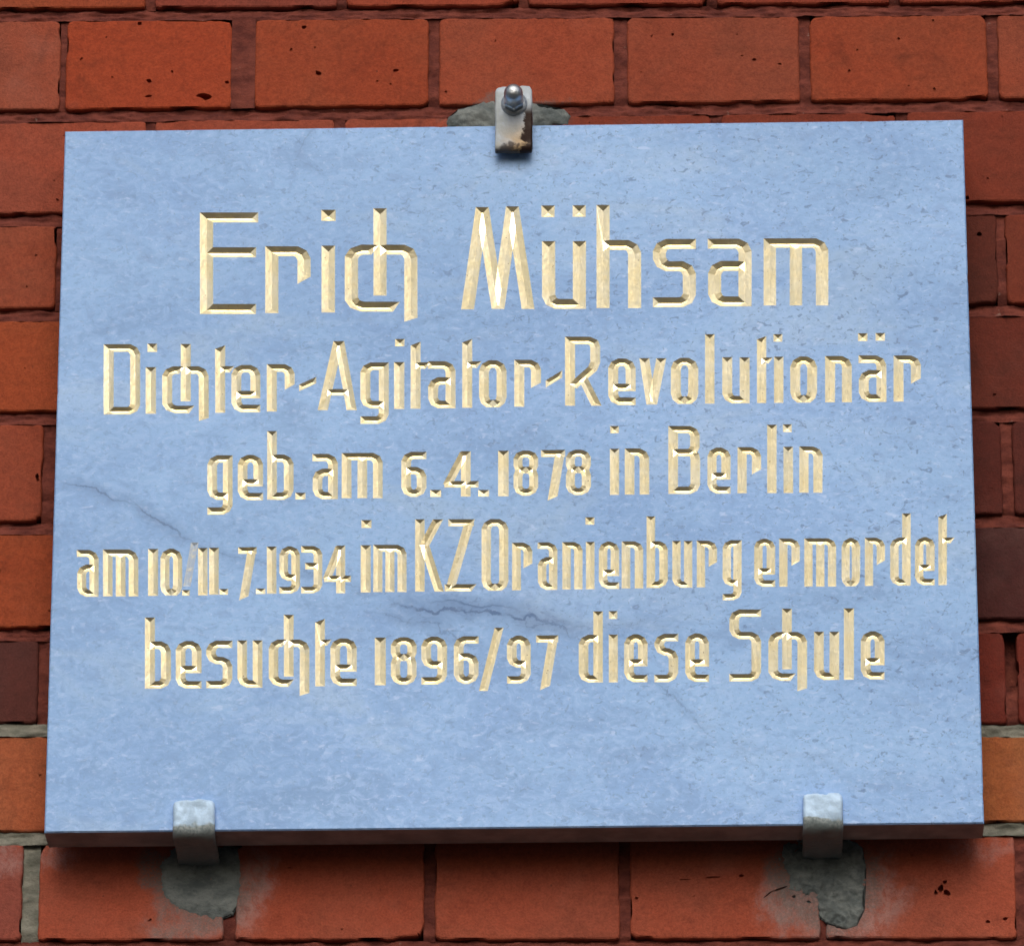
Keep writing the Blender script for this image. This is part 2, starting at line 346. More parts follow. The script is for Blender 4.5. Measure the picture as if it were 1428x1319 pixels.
def brick_mesh(x0, x1, zb0, zb1, zt0, zt1, seed, pits, ragged):
    """four corners (x0/x1, bottom zb, top zt) -> worn brick with rounded arrises; local origin at its centre"""
    cx, cz = (x0 + x1) / 2, (zb0 + zb1 + zt0 + zt1) / 4
    step = .004
    corners = [(x0, zb0), (x1, zb1), (x1, zt1), (x0, zt0)]
    pts = []
    for i in range(4):
        (ax, az), (bx, bz) = corners[i], corners[(i + 1) % 4]
        L = math.hypot(bx - ax, bz - az); n = max(3, int(L / step))
        for k in range(n):
            f = k / n; pts.append((ax + (bx - ax) * f, az + (bz - az) * f))
    rr = .0032
    def jit(x, z, inset):
        # rounded corner
        ox = max(0, rr - min(x - min(x0, x1), max(x0, x1) - x)); 
        dl = min(x - x0, x1 - x); f = (x - x0) / (x1 - x0)
        zb = zb0 + (zb1 - zb0) * f; zt = zt0 + (zt1 - zt0) * f
        db, dt = z - zb, zt - z; dv = min(db, dt)
        vx, vz = cx - x, cz - z
        k = 0.0
        if dl < rr and dv < rr: k = (rr - dl) * (rr - dv) / rr * .28
        n1 = nz(x * 130, z * 130, seed) * .0006 + nz(x * 420, z * 420, seed + 3) * .0004
        ch = nz(x * 60, z * 60, seed + 9)
        if ch > .22: n1 += (ch - .22) * .0075 * ragged
        ins = inset + n1 + k
        # move inwards along edge normal(s)
        sx = 1 if x < cx else -1; sz = 1 if z < cz else -1
        mx = 1.0 if dl < 1e-6 else 0.0; mz = 1.0 if dv < 1e-6 else 0.0
        if dl < rr and dv < rr: mx = mz = 1.0 if k > 0 else max(mx, mz)
        return (x + sx * mx * ins, z + sz * mz * ins)
    A = [jit(x, z, .0002) for x, z in pts]
    B = [((x - cx) * (1 - .0016 / (abs(x1 - x0) / 2)) + cx, (z - cz) * (1 - .0016 / (abs(zt0 - zb0) / 2)) + cz) for x, z in A]
    n = len(A)
    proud = nz(seed, 1.3, 4.4) * .0009
    verts = [(x, .055, z) for x, z in A] + [(x, .0016 + proud, z) for x, z in A] + \
            [(x + (B[i][0] - x) * .35, .0005 + proud, z + (B[i][1] - z) * .35) for i, (x, z) in enumerate(A)]
    faces = []
    for ring in (0, 1):
        for i in range(n):
            j = (i + 1) % n; faces.append((ring * n + i, ring * n + j, (ring + 1) * n + j, (ring + 1) * n + i))
    # front, with pits
    cv, ce, depth = [Vector(b) for b in B], [(i, (i + 1) % n) for i in range(n)], {}
    for (c0, ring, rad) in pits:
        if not (x0 + .002 < c0[0] < x1 - .002 and zb0 + .001 < c0[1] < zt0 - .001): continue
        b0 = len(cv); m = len(ring)
        cv += [Vector(q) for q in ring]; ce += [(b0 + i, b0 + (i + 1) % m) for i in range(m)]
        dd = min(.012, .0016 * rad)
        inner = [(c0[0] + (q[0] - c0[0]) * .86, c0[1] + (q[1] - c0[1]) * .86) for q in ring]
        for i, q in enumerate(inner): depth[len(cv)] = dd; cv.append(Vector(q))
        ce += [(b0 + m + i, b0 + m + (i + 1) % m) for i in range(m)]
    for gx in range(1, 9):
        for gz in range(1, 5):
            q = (x0 + (x1 - x0) * (gx + random.uniform(-.3, .3)) / 9, zb0 + (zt0 - zb0) * (gz + random.uniform(-.3, .3)) / 5)
            if all(math.hypot(q[0] - c0[0], q[1] - c0[1]) > .008 for c0, _, _ in pits): cv.append(Vector(q))
    ov, oe, of, ovi, oei, ofi = delaunay_2d_cdt(cv, ce, [], 1, 1e-7, True)
    remap = []
    for i, v in enumerate(ov):
        src = ovi[i][0] if ovi[i] else -1
        d = depth.get(src, 0.0) if src >= 0 else 0.0
        y = proud + d + (nz(v[0] * 25, v[1] * 25, seed) * .00012 if src >= n and d == 0 else 0)
        remap.append(len(verts)); verts.append((v[0], y, v[1]))
    for f in of: faces.append(tuple(remap[k] for k in f))
    # join bevel ring to front rim
    rim = {}
    for i in range(len(ov)):
        for s in ovi[i]:
            if s < n: rim[s] = remap[i]
    for i in range(n):
        j = (i + 1) % n
        if i in rim and j in rim and rim[i] != rim[j]: faces.append((2 * n + i, 2 * n + j, rim[j], rim[i]))
    verts = [(x - cx, y, z - cz) for x, y, z in verts]
    me = mesh_of('brick', verts, faces)
    bm = bmesh.new(); bm.from_mesh(me); bmesh.ops.recalc_face_normals(bm, faces=bm.faces); bm.to_mesh(me); bm.free()
    return me, cx, cz

def bcol(r, xm):
    """fired colour of the single brick in row r around x = xm"""
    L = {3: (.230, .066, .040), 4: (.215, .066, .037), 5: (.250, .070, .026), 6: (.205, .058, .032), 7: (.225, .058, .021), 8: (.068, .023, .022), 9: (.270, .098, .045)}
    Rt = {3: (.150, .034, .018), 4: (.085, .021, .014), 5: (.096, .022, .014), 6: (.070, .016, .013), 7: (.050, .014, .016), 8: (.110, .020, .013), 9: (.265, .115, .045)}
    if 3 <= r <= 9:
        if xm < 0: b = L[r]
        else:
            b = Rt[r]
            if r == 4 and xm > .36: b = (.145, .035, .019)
    elif r == 2:
        b = {-3: (.240, .075, .045), -2: (.250, .056, .021), -1: (.235, .058, .024), 0: (.225, .062, .032), 1: (.200, .058, .032), 2: (.225, .056, .024), 3: (.215, .062, .034)}.get(int(math.floor((xm + .0) / PXW)), (.22, .06, .03))
    elif r == 1:
        b = (.235, .062, .026) if xm < -.2 else ((.17, .045, .032) if xm < -.08 else ((.225, .055, .030) if xm < .03 else (.19, .045, .026)))
    elif r == 10:
        b = (.20, .062, .047) if xm < -.30 else random.choice([(.255, .076, .046), (.25, .074, .048), (.26, .074, .042)])
    else:
        b = random.choice([(.235, .062, .028), (.20, .055, .028), (.13, .034, .020), (.24, .075, .035), (.215, .062, .034)])
    k = random.uniform(.95, 1.05)
    return (b[0] * k, b[1] * k, b[2] * k, 1.0)

def rand_pits(x0, x1, z0, z1):
    out = []
    for _ in range(random.choice([1, 2, 3, 5])):
        cx, cz = random.uniform(x0 + .006, x1 - .006), random.uniform(z0 + .005, z1 - .005)
        if any(math.hypot(cx - q[0], cz - q[1]) < .006 for q, _, _ in out + [p for r in ROWPITS.values() for p in r]): continue
        rr = random.choice([.0004, .0006, .0008, .0011]); an = random.uniform(0, 3); ring = []
        for i in range(7):
            f = 2 * math.pi * i / 7; q = rr * (1 + random.uniform(-.35, .35)); u, v = q * 1.5 * math.cos(f), q * math.sin(f)
            ring.append((cx + u * math.cos(an) - v * math.sin(an), cz + u * math.sin(an) + v * math.cos(an)))
        out.append(((cx, cz), ring, rr * 900))
    return out
XL, XR = OX + K0 * PXW + .003, OX - PXW / 2 + (K1 - 1) * PXW
def mortar_strip(xa, xb, zlo, zhi, rec_lo, rec_hi, mat, vertical=False, seed=0.0, coarse=False, rough=1.0):
    """relief strip of mortar between bricks; zlo / zhi are functions of x, rec_* how far it sits behind the brick faces"""
    st = .006 if coarse else .0022
    nx = max(4, int((xb - xa) / st)); zl = zhi(xa) - zlo(xa); nzr = max(5, int(zl / (.0016 if coarse else .0010))) if not vertical else max(8, int(zl / .0025))
    vs, fs = [], []
    for i in range(nx + 1):
        x = xa + (xb - xa) * i / nx; a_, b_ = zlo(x), zhi(x)
        for j in range(nzr + 1):
            f = j / nzr; z = a_ + (b_ - a_) * f
            y = rec_lo + (rec_hi - rec_lo) * f
            if vertical and f < .07 and rec_lo > .001: y += (1 - f / .07) * .003
            y += (nz(x * 70, z * 190, seed) * .0017 + nz(x * 260, z * 420, seed + 5) * .0011 + abs(nz(x * 38, z * 260, seed + 11)) * .0032 - .0008) * rough
            vs.append((x, y, z))
    for i in range(nx):
        for j in range(nzr):
            k = i * (nzr + 1) + j; fs.append((k, k + nzr + 1, k + nzr + 2, k + 1))
    v2 = [(x, D + y, z) for x, y, z in vs]
    me = mesh_of('mortar_joint', rel(v2), fs, True)
    return link('mortar_joint', me, wall, [mat])

for r in range(R0, R1 + 1):
    js = row_joints(r)
    vis_row = 0 <= r <= 11
    for i in range(len(js) - 1):
        x0, x1 = js[i][1], js[i + 1][0]
        xm = (x0 + x1) / 2
        zb0, zb1 = zbed(r, x0), zbed(r, x1)
        zt0, zt1 = zbed(r - 1, x0) - JOINT_H, zbed(r - 1, x1) - JOINT_H
        if abs(xm) < .19 and max(abs(zb0), abs(zt0)) < .215: continue       # wholly behind the slab
        me, cx, cz = brick_mesh(x0, x1, zb0, zb1, zt0, zt1, r * 13.7 + i * 3.3, ROWPITS.get(r, []) + rand_pits(x0, x1, zb0, zt0), 1.0)
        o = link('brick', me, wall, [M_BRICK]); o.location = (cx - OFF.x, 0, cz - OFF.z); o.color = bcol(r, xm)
        # the joint on this brick's left
        xa, xb = js[i]
        flush = (xb - xa) > .012
        grey = (r == 10 and abs((xa + xb) / 2 - at(43, 1240, D)[0]) < .01)
        zh = lambda x, r=r: zbed(r - 1, x) - JOINT_H + .0015
        if r == 8 and xa > .3: zh = lambda x, r=r: (zbed(r, x) + zbed(r - 1, x)) / 2 - .010   # mortar fallen out of the upper half
        zl = lambda x, r=r: zbed(r, x) - .0004
        if not (abs(xa) < .2 and max(abs(zb0), abs(zt0)) < .21):
            mortar_strip(xa - .0006, xb + .0006, zl, zh, .0003 if flush else .0026, .0003 if flush else .0030, M_GREY if grey else M_MORT, True, r + i * .7, not vis_row, .35 if flush else 1)
    # bed joint under this row
    mat = M_GREY if r in (8, 9) else M_MORT
    lo = lambda x, r=r: zbed(r, x) - JOINT_H - .0006
    hi = lambda x, r=r: zbed(r, x) + .0006
    if r in (8, 9):
        mortar_strip(XL, XR, lo, hi, .0006, .0040, mat, False, r * 2.1, False, 1.2)
    elif vis_row: mortar_strip(XL, XR, lo, hi, .0008, .0052, mat, False, r * 2.1, False, 1.2)
    else: mortar_strip(XL, XR, lo, hi, .0012, .0050, mat, False, r * 2.1, True, 1)
zlo_w, zhi_w = OZ - R1 * PYW - .01, OZ - (R0 - 1) * PYW
b = bmesh.new()
for zz in (0,): 
    bmesh.ops.create_cube(b, size=1)
    for v in b.verts:
        v.co = Vector(((XL + XR) / 2 + v.co.x * (XR - XL), D + .016 + .03 + v.co.y * .06, (zlo_w + zhi_w) / 2 + v.co.z * (zhi_w - zlo_w))) - OFF
me = bpy.data.meshes.new('mortar_backing'); b.to_mesh(me); b.free()
link('mortar_backing', me, wall, [M_MORT])

def blob(name, poly, Y, thick, mat, seed, rough=1.0, parent=wall, off=OFF, res=3.0, skirt=.004, lip=0.0):
    """trowelled patch: outline measured on the wall, domed a little, edges run down into the wall"""
    P = []
    m = len(poly)
    for i in range(m):
        (ax, ay), (bx, by) = poly[i], poly[(i + 1) % m]
        n = max(1, int(math.hypot(bx - ax, by - ay) / res))
        for k in range(n):
            x = ax + (bx - ax) * k / n; y = ay + (by - ay) * k / n
            P.append((x + nz(x * .09, y * .09, seed) * 3.4 + nz(x * .3, y * .3, seed) * 1.8, y + nz(x * .09, y * .09, seed + 7) * 3.4 + nz(x * .3, y * .3, seed + 7) * 1.8))
    PA = np.array(P)
    def inside(x, y):
        c = False; n = len(P); j = n - 1
        for i in range(n):
            if (P[i][1] > y) != (P[j][1] > y) and x < (P[j][0] - P[i][0]) * (y - P[i][1]) / (P[j][1] - P[i][1]) + P[i][0]: c = not c
            j = i
        return c
    x0, y0 = PA.min(0); x1, y1 = PA.max(0)
    pts = list(P)
    y = y0
    while y < y1:
        x = x0
        while x < x1:
            q = (x + random.uniform(-.5, .5), y + random.uniform(-.5, .5))
            if inside(*q) and np.hypot(PA[:, 0] - q[0], PA[:, 1] - q[1]).min() > res * .55: pts.append(q)
            x += res
        y += res
    W = [Vector(at(x, y_, Y)) for x, y_ in pts]
    nb = len(P)
    ov, oe, of, ovi, _, _ = delaunay_2d_cdt(W, [(i, (i + 1) % nb) for i in range(nb)], [], 1, 1e-7, True)
    vs = []
    for i, v in enumerate(ov):
        s = ovi[i][0] if ovi[i] else 0
        x, yy = pts[s]
        if s < nb: h = -skirt * .15
        else:
            dd = np.hypot(PA[:, 0] - x, PA[:, 1] - yy).min()
            h = thick * min(1.0, (dd / 16.0)) ** .8 + min(1, dd / 5) * (nz(x * .05, yy * .05, seed) * .0010 + nz(x * .16, yy * .16, seed) * .0016 + nz(x * .5, yy * .5, seed + 2) * .0009) * rough
        vs.append((v[0], Y - h, v[1]))
    fs = [tuple(f) for f in of]
    base = len(vs)
    order = [None] * nb
    for i in range(len(ov)):
        for s in ovi[i]:
            if s < nb: order[s] = i
    order = [q for q in order if q is not None]
    for q in order: vs.append((vs[q][0], Y + skirt, vs[q][2]))
    n = len(order)
    for i in range(n): fs.append((order[i], order[(i + 1) % n], base + (i + 1) % n, base + i))
    me = mesh_of(name, [(v[0] - off[0], v[1] - off[1], v[2] - off[2]) for v in vs], fs)
    bm = bmesh.new(); bm.from_mesh(me); bmesh.ops.recalc_face_normals(bm, faces=bm.faces); bm.to_mesh(me); bm.free()
    me.polygons.foreach_set('use_smooth', [True] * len(me.polygons))
    return link(name, me, parent, [mat])
def z4(x, y): return (180 + x / 5.518, 1080 + y / 5.518)
def z5(x, y): return (1040 + x / 5.518, 1080 + y / 5.518)
def z3(x, y): return (600 + x / 6.49, 90 + y / 6.49)
o = blob('mortar_patch', [z4(*q) for q in ((235, 700), (300, 560), (600, 540), (850, 560), (868, 700), (870, 850), (835, 1000), (800, 1070), (720, 1100), (640, 1112), (520, 1085), (350, 1020), (255, 920), (240, 800))], D, .0018, M_CEM, 3.3, .5)
o['label'] = 'smooth grey cement patch under the left hook'
o = blob('mortar_patch', [z5(*q) for q in ((250, 640), (300, 500), (500, 470), (760, 470), (900, 560), (925, 700), (920, 850), (905, 1050), (860, 1150), (740, 1190), (640, 1150), (570, 1090), (545, 970), (440, 915), (310, 880), (330, 800), (300, 720))], D, .0022, M_CEM, 8.1, 1.9)
o['label'] = 'rough grey cement patch under the right hook'
blob('mortar_patch', [z3(*q) for q in ((130, 520), (250, 410), (380, 385), (480, 345), (700, 330), (930, 345), (1010, 385), (1130, 395), (1225, 410), (1270, 470), (1265, 560), (700, 600), (140, 580))], D, .0030, M_CEM, 5.5, 1.3)
0 and blob('mortar_patch', [z5(*q) for q in ((125, 960), (180, 905), (290, 860), (330, 900), (420, 905), (470, 940), (440, 1000), (280, 1010), (150, 1010))], D, .0009, M_MORT, 6.5, .8)

# ------------------------------------------------------------------ the plaque: lettering laid out as chiselled strokes
Q = .76                                  # level strokes are cut narrower than upright ones
segs = []                                # every straight run of a stroke: quad + which sides are chiselled walls
letters = []                             # (name, [segment indices], worn)
def T(p): return np.array([p[0], p[1] / Q])
def isect(p, d, q, e):
    A = np.array([[d[0], -e[0]], [d[1], -e[1]]]); det = np.linalg.det(A)
    if abs(det) < 1e-9: return None
    return p + d * np.linalg.solve(A, q - p)[0]
def stroke(pts, w_, cuts=(None, None)):
    """centre line in the photograph's measure; cuts: None square, 'h' level, 'v' upright, or a direction tuple"""
    P = [T(p) for p in pts]; h = w_ / 2; n = len(P) - 1; ids = []
    d = [(P[i + 1] - P[i]) / np.linalg.norm(P[i + 1] - P[i]) for i in range(n)]
    nr = [np.array([-q[1], q[0]]) for q in d]
    def cutdir(c, i):
        if c is None: return nr[i]
        if c == 'h': return np.array([1., 0.])
        if c == 'v': return np.array([0., 1.])
        v = T(c); return v / np.linalg.norm(v)
    L0 = []; R0_ = []
    for k in range(n + 1):
        if k == 0 or k == n:
            i = 0 if k == 0 else n - 1; cd = cutdir(cuts[0 if k == 0 else 1], i)
            l = isect(P[k] + nr[i] * h, d[i], P[k], cd); r_ = isect(P[k] - nr[i] * h, d[i], P[k], cd)
        else:
            l = isect(P[k] + nr[k - 1] * h, d[k - 1], P[k] + nr[k] * h, d[k]); r_ = isect(P[k] - nr[k - 1] * h, d[k - 1], P[k] - nr[k] * h, d[k])
            if l is None: l = P[k] + nr[k] * h; r_ = P[k] - nr[k] * h
        L0.append(l); R0_.append(r_)
    for i in range(n):
        quad = [L0[i], L0[i + 1], R0_[i + 1], R0_[i]]      # sides: L(0-1), end(1-2), R(2-3), start(3-0)
        walls = [True, i == n - 1, True, i == 0]
        # ridge ends
        ra, rb = P[i].copy(), P[i + 1].copy()
        if i == 0:
            cd = cutdir(cuts[0], 0); nn = np.array([-cd[1], cd[0]]); s_ = abs(nn @ d[0]); ra = P[0] + d[0] * h / max(s_, .2)
        if i == n - 1:
            cd = cutdir(cuts[1], n - 1); nn = np.array([-cd[1], cd[0]]); s_ = abs(nn @ d[i]); rb = P[n] - d[i] * h / max(s_, .2)
        if (rb - ra) @ d[i] < 0: ra = rb = (ra + rb) / 2
        segs.append((quad, walls, ra, rb, h)); ids.append(len(segs) - 1)
    return ids
def rnd(poly, idx, c):
    """replace corner idx of a centre line by a two-step chamfer c = (cx, cy)"""
    out = []
    for i, p in enumerate(poly):
        if i in idx and 0 < i < len(poly) - 1:
            a0, b0 = poly[i - 1], poly[i + 1]
            def toward(q):
                dx, dy = q[0] - p[0], q[1] - p[1]; L = math.hypot(dx, dy)
                cc = c[0] if abs(dx) > abs(dy) else c[1]; cc = min(cc, L * .48)
                return (p[0] + dx / L * cc, p[1] + dy / L * cc)
            s0, s1 = toward(a0), toward(b0)
            mid = (p[0] * .34 + (s0[0] + s1[0]) * .33, p[1] * .34 + (s0[1] + s1[1]) * .33)
            out += [s0, mid, s1]
        else: out.append(p)
    return out

class Line:
    def __init__(s, w_, base, xh, cap): s.w = w_; s.b = base; s.x = xh; s.c = cap
    def f(s, tab, x): return float(np.interp(x, [q[0] for q in tab], [q[1] for q in tab]))
def put(name, ids, worn=False): letters.append((name, ids, worn))
def glyph(ln, ch, L, R, **k):
    gw = .3 if ln.w > 16 else .9; L -= gw * .45; R += gw * .45
    W = k.get('w', ln.w) + gw; v = W / 2; hh = W * Q / 2; xc = (L + R) / 2
    yb = k.get('bot', ln.f(ln.b, xc)) - hh; yt = k.get('top', ln.f(ln.x, xc)) + hh; yc = k.get('cap', ln.f(ln.c, xc)) + hh
    l, r = L + v, R - v; C = (W * .62, W * .62)
    B = yb + hh; TX = yt - hh; TC = yc - hh          # outer limits
    mid = k.get('mid', None)
    nm = 'digit' if ch.isdigit() else 'letter'
    S = []
    def st(*a, **kk): S.extend(stroke(*a, **kk))
    def dot(xa, xb, ya, yb_): st([((xa + xb) / 2, ya), ((xa + xb) / 2, yb_)], xb - xa)
    if ch == 'E':
        st([(l, TC), (l, B)], W); m = mid + hh
        for yy in (yc, m, yb): st([(l - v, yy), (R - (3 if yy != yc else 0), yy)], W)
    elif ch == 'r':
        st([(l, TX), (l, B)], W); st(rnd([(L, yt), (r, yt), (r, k['hook'])], (1,), C), W, (None, (1, -.55)))
    elif ch in 'il1':
        top = TX if ch in 'i1' else TC
        if 'stop' in k: top = k['stop']
        st([(xc, top), (xc, B)], R - L if abs((R - L) - W) < 3 else W)
        if ch == 'i': dot(*k['dot'])
    elif ch == 'X':   # ch ligature: c, long stem, hooked right stem
        sl, sr, sb, sty = k['stem']; cend = k['cend']; rb = k['rbot']; sx = (sl + sr) / 2
        st(rnd([(sl + 1.5, yt), (l, yt), (l, yb), (cend, yb)], (1, 2), (W * .85, W * .6)), W, ((.7, -1), (.7, -1)))
        st([(sx, sty), (sx, sb)], W); st(rnd([(sx, yt), (r, yt), (r, rb)], (1,), C), W, (None, (1, -.3)))
    elif ch == 'M':
        a0 = k['pts']
        for i in range(4): st([a0[i], a0[i + 1]], W * .97, ('h', 'h'))
    elif ch == 'u' or ch == 'U':
        st(rnd([(l, TX), (l, yb), (R, yb)], (1,), C), W); st([(r, TX), (r, B)], W)
        for dd in k.get('dots', ()): dot(*dd)
    elif ch == 'h':
        st([(l, TC), (l, B)], W); st(rnd([(l, yt), (r, yt), (r, B)], (1,), C), W)
    elif ch in 'sS':
        top = yt if ch == 's' else yc; m = mid + hh
        st(rnd([(R, top), (l, top), (l, m), (r, m), (r, yb), (L, yb)], (1, 2, 3, 4), C), W)
    elif ch == 'a':
        m = mid + hh
        st(rnd([(L, yt), (r, yt), (r, B)], (1,), C), W)
        st(rnd([(r, m), (l + .5, m), (l + .5, yb), (R, yb)], (1, 2), C), W)
        for dd in k.get('dots', ()): dot(*dd)
    elif ch == 'm':
        st([(l, TX), (l, B)], W); st(rnd([(L, yt), (r, yt), (r, B)], (1,), C), W); st([(xc, yt), (xc, B)], W)
    elif ch == 'n':
        st([(l, TX), (l, B)], W); st(rnd([(L, yt), (r, yt), (r, B)], (1,), C), W)
    elif ch == 'D':
        st([(l, TC), (l, B)], W); st(rnd([(L, yc), (r, yc), (r, yb), (L, yb)], (1, 2), C), W)
    elif ch == 't':
        be = k['bar']; yy = k.get('bary', yt)
        st([(l, k['stop']), (l, B)], W, ((1, -.35), None)); st([(l, yy), (be, yy)], W * .85, (None, (.7, -1)))
    elif ch == 'e':
        m = mid + hh
        st(rnd([(l, m), (r, m)], (), C), W); st(rnd([(r, m + hh), (r, yt), (l, yt), (l, yb), (R, yb)], (1, 2, 3), C), W)
    elif ch in 'oO0':
        top = yt if ch != 'O' else yc
        C2 = (W * .62, W * .7); q = rnd([(xc, yb), (l, yb), (l, top), (r, top), (r, yb), (xc, yb)], (1, 2, 3, 4), C2)
        st(q[:], W)
    elif ch == 'g':
        gb = k.get('gb'); gd = k['desc'] - hh
        st(rnd([(R, yt), (l, yt), (l, gb - hh), (r, gb - hh)], (1, 2), C), W)
        st(rnd([(r, TX), (r, gd), (L, gd)], (1,), C), W)
    elif ch == 'b':
        st([(l, TC), (l, B)], W); st(rnd([(l, yt), (r, yt), (r, yb), (L, yb)], (1, 2), C), W)
    elif ch == 'd':
        st([(r, TC), (r, B)], W); st(rnd([(r, yt), (l, yt), (l, yb), (R, yb)], (1, 2), C), W)
    elif ch == 'v':
        (a1, a2), (b1, b2), (c1, c2) = k['x']; st([((a1 + a2) / 2, TX), ((b1 + b2) / 2 - .6, B)], W * .97, ('h', 'h')); st([((c1 + c2) / 2, TX), ((b1 + b2) / 2 + .6, B)], W * .97, ('h', 'h'))
    elif ch == 'A':
        st([(472, TC), (450, B)], W, ('h', 'h')); st([(472.8, TC), (490.5, B)], W, ('h', 'h')); st([(456, 547), (486, 547)], W * .85)
    elif ch == 'R':
        st([(l, TC), (l, B)], W); st([(L, yc), (821, yc), (828, yc + 3.2), (830, yc + 9), (830, 505), (826.5, 514), (799, 538.5)], W)
        st([(812, 526), (832, B)], W * .95, (None, 'h'))
    elif ch == 'B':
        m = mid + hh
        st([(l, TC), (l, B)], W); st(rnd([(L, yc), (r - .5, yc), (r - .5, m), (l, m)], (1, 2), C), W)
        st(rnd([(r - 8, m), (r, m + 1), (r, yb), (L, yb)], (1, 2), C), W)
    elif ch == 'K':
        st([(l, TC), (l, B)], W); st([(611, TC), (589, 765)], W, ('h', None)); st([(592, 760), (612.5, B)], W * .95, (None, 'h'))
    elif ch == 'Z':
        st([(625, yc), (661, yc)], W); st([(655.5, TC), (627, B)], W, ('h', 'h')); st([(620, yb), (661, yb)], W, (None, (.7, -1)))
    elif ch == '6':
        m = mid + hh
        st(rnd([(R, yt), (l, yt), (l, yb), (r, yb), (r, m), (l, m)], (1, 2, 3, 4), C), W)
    elif ch == '9':
        m = mid + hh
        st(rnd([(l + 1, yb), (r, yb), (r, yt), (l, yt), (l, m), (r, m)], (1, 2, 3, 4), C), W)
        st([(L, yb), (xc, yb)], W)
    elif ch == '8':
        m = mid; a1 = W * .33
        c1 = rnd([(xc, m), (r, m), (r, yt), (l, yt), (l, m), (xc, m)], (1, 2, 3, 4), (W * .6, W * .5))
        c2 = rnd([(xc, m), (r, m), (r, yb), (l, yb), (l, m), (xc, m)], (1, 2, 3, 4), (W * .6, W * .6))
        st(c1, W * .93); st(c2, W * .93)
    elif ch == '3':
        m = mid + hh
        st(rnd([(L, yt), (r, yt), (r, yb), (L, yb)], (1, 2), C), W); st([(L + W * .45, m), (r, m)], W)
    elif ch == '7':
        xb = k['foot']; st([(L, yt), (R - 1, yt)], W * .95); st([(R - v - .5, TX), (xb, k['bot'])], W * .95, ('h', (1, -.45)))
    elif ch == '4':
        sx = k['sx']; m = mid + hh
        st([(sx, TX), (sx, B)], W); st([(sx - 1.5, TX + 1), (L + v * .7, m)], W * .9, ('h', 'h')); st([(L, m), (R, m)], W * .9)
    put(nm, S)
def stop(ln, L, R, t_, b_): put('full_stop', stroke([((L + R) / 2, t_), ((L + R) / 2, b_)], R - L))
def slash(a_, b_, w_, worn=False): put('slash', stroke([a_, b_], w_, ('h', 'h')), worn)

L1 = Line(18.0, [(280, 438.6), (1110, 426)], [(400, 343.6), (550, 341), (785, 336.4), (940, 333.4), (1110, 332.6)], [(320, 296.5), (840, 286)])
glyph(L1, 'E', 279, 360, mid=345)
glyph(L1, 'r', 370, 433, hook=391)
glyph(L1, 'i', 448.5, 467, dot=(448, 468, 292.7, 308.3))
glyph(L1, 'X', 481, 582, stem=(521.5, 538.5, 412.4, 290.7), cend=553, rbot=446)
glyph(L1, 'M', 643, 745, pts=[(652, 431.6), (672.5, 289), (694.5, 431), (714.5, 288), (736.5, 431)])
glyph(L1, 'u', 756, 817, dots=((755, 773.5, 286.7, 303), (798.4, 816.7, 286.5, 302.6)))
glyph(L1, 'h', 832, 894)
glyph(L1, 's', 910.5, 970.3, mid=364.5)
glyph(L1, 'a', 987, 1048, mid=364)
glyph(L1, 'm', 1065, 1155, w=17)

L2 = Line(13.0, [(170, 578), (210, 577), (340, 575), (470, 572), (690, 568), (800, 566), (955, 563.3), (1170, 561), (1260, 560)],
          [(210, 512), (340, 509), (520, 505.5), (690, 502.4), (865, 500), (955, 499), (1150, 496.8), (1215, 495.7)],
          [(170, 480), (470, 475.7), (810, 469.6), (990, 466), (1215, 464.7)])
glyph(L2, 'D', 145, 195)
glyph(L2, 'i', 203.5, 217, dot=(205.5, 219, 479.3, 490.8))
glyph(L2, 'X', 226.6, 290.7, stem=(252, 266, 559.6, 479.7), cend=267.5, rbot=585)
glyph(L2, 't', 300.5, 314, stop=484, bar=324)
glyph(L2, 'e', 323, 362.7, mid=545)
glyph(L2, 'r', 372.5, 410.5, hook=540)
put('hyphen', stroke([(417, 541), (441, 530)], 10.5, ('v', 'v')))
glyph(L2, 'A', 443, 497.6)
glyph(L2, 'g', 503, 541.8, gb=569.7, desc=591)
glyph(L2, 'i', 550, 563.5, dot=(551, 564, 472.7, 483))
glyph(L2, 't', 573, 587.3, stop=479, bar=597)
glyph(L2, 'a', 597, 634.8, mid=526)
glyph(L2, 't', 645, 658, stop=475, bar=668.5)
glyph(L2, 'o', 668.5, 706)
glyph(L2, 'r', 717.5, 754, hook=537.5)
put('hyphen', stroke([(761, 535.5), (784, 521.5)], 10.5, ('v', 'v')))
glyph(L2, 'R', 788.4, 836.5)
glyph(L2, 'e', 848.6, 886, mid=535)
glyph(L2, 'v', 892, 928.6, x=((892, 905), (902.7, 915), (916, 928.6)))
glyph(L2, 'o', 936, 973.3)
glyph(L2, 'l', 983.5, 996)
glyph(L2, 'u', 1007.6, 1045)
glyph(L2, 't', 1056, 1068, stop=471, bar=1075, w=12)
glyph(L2, 'i', 1079.8, 1092, dot=(1078.6, 1091, 466, 476.5))
glyph(L2, 'o', 1102.4, 1139)
glyph(L2, 'n', 1151, 1187.6)
glyph(L2, 'a', 1197.5, 1235.7, mid=516, dots=((1196.5, 1209.6, 464.7, 475.5), (1221, 1234, 464.4, 475.2)))
glyph(L2, 'r', 1246.5, 1283.7, hook=531.5)

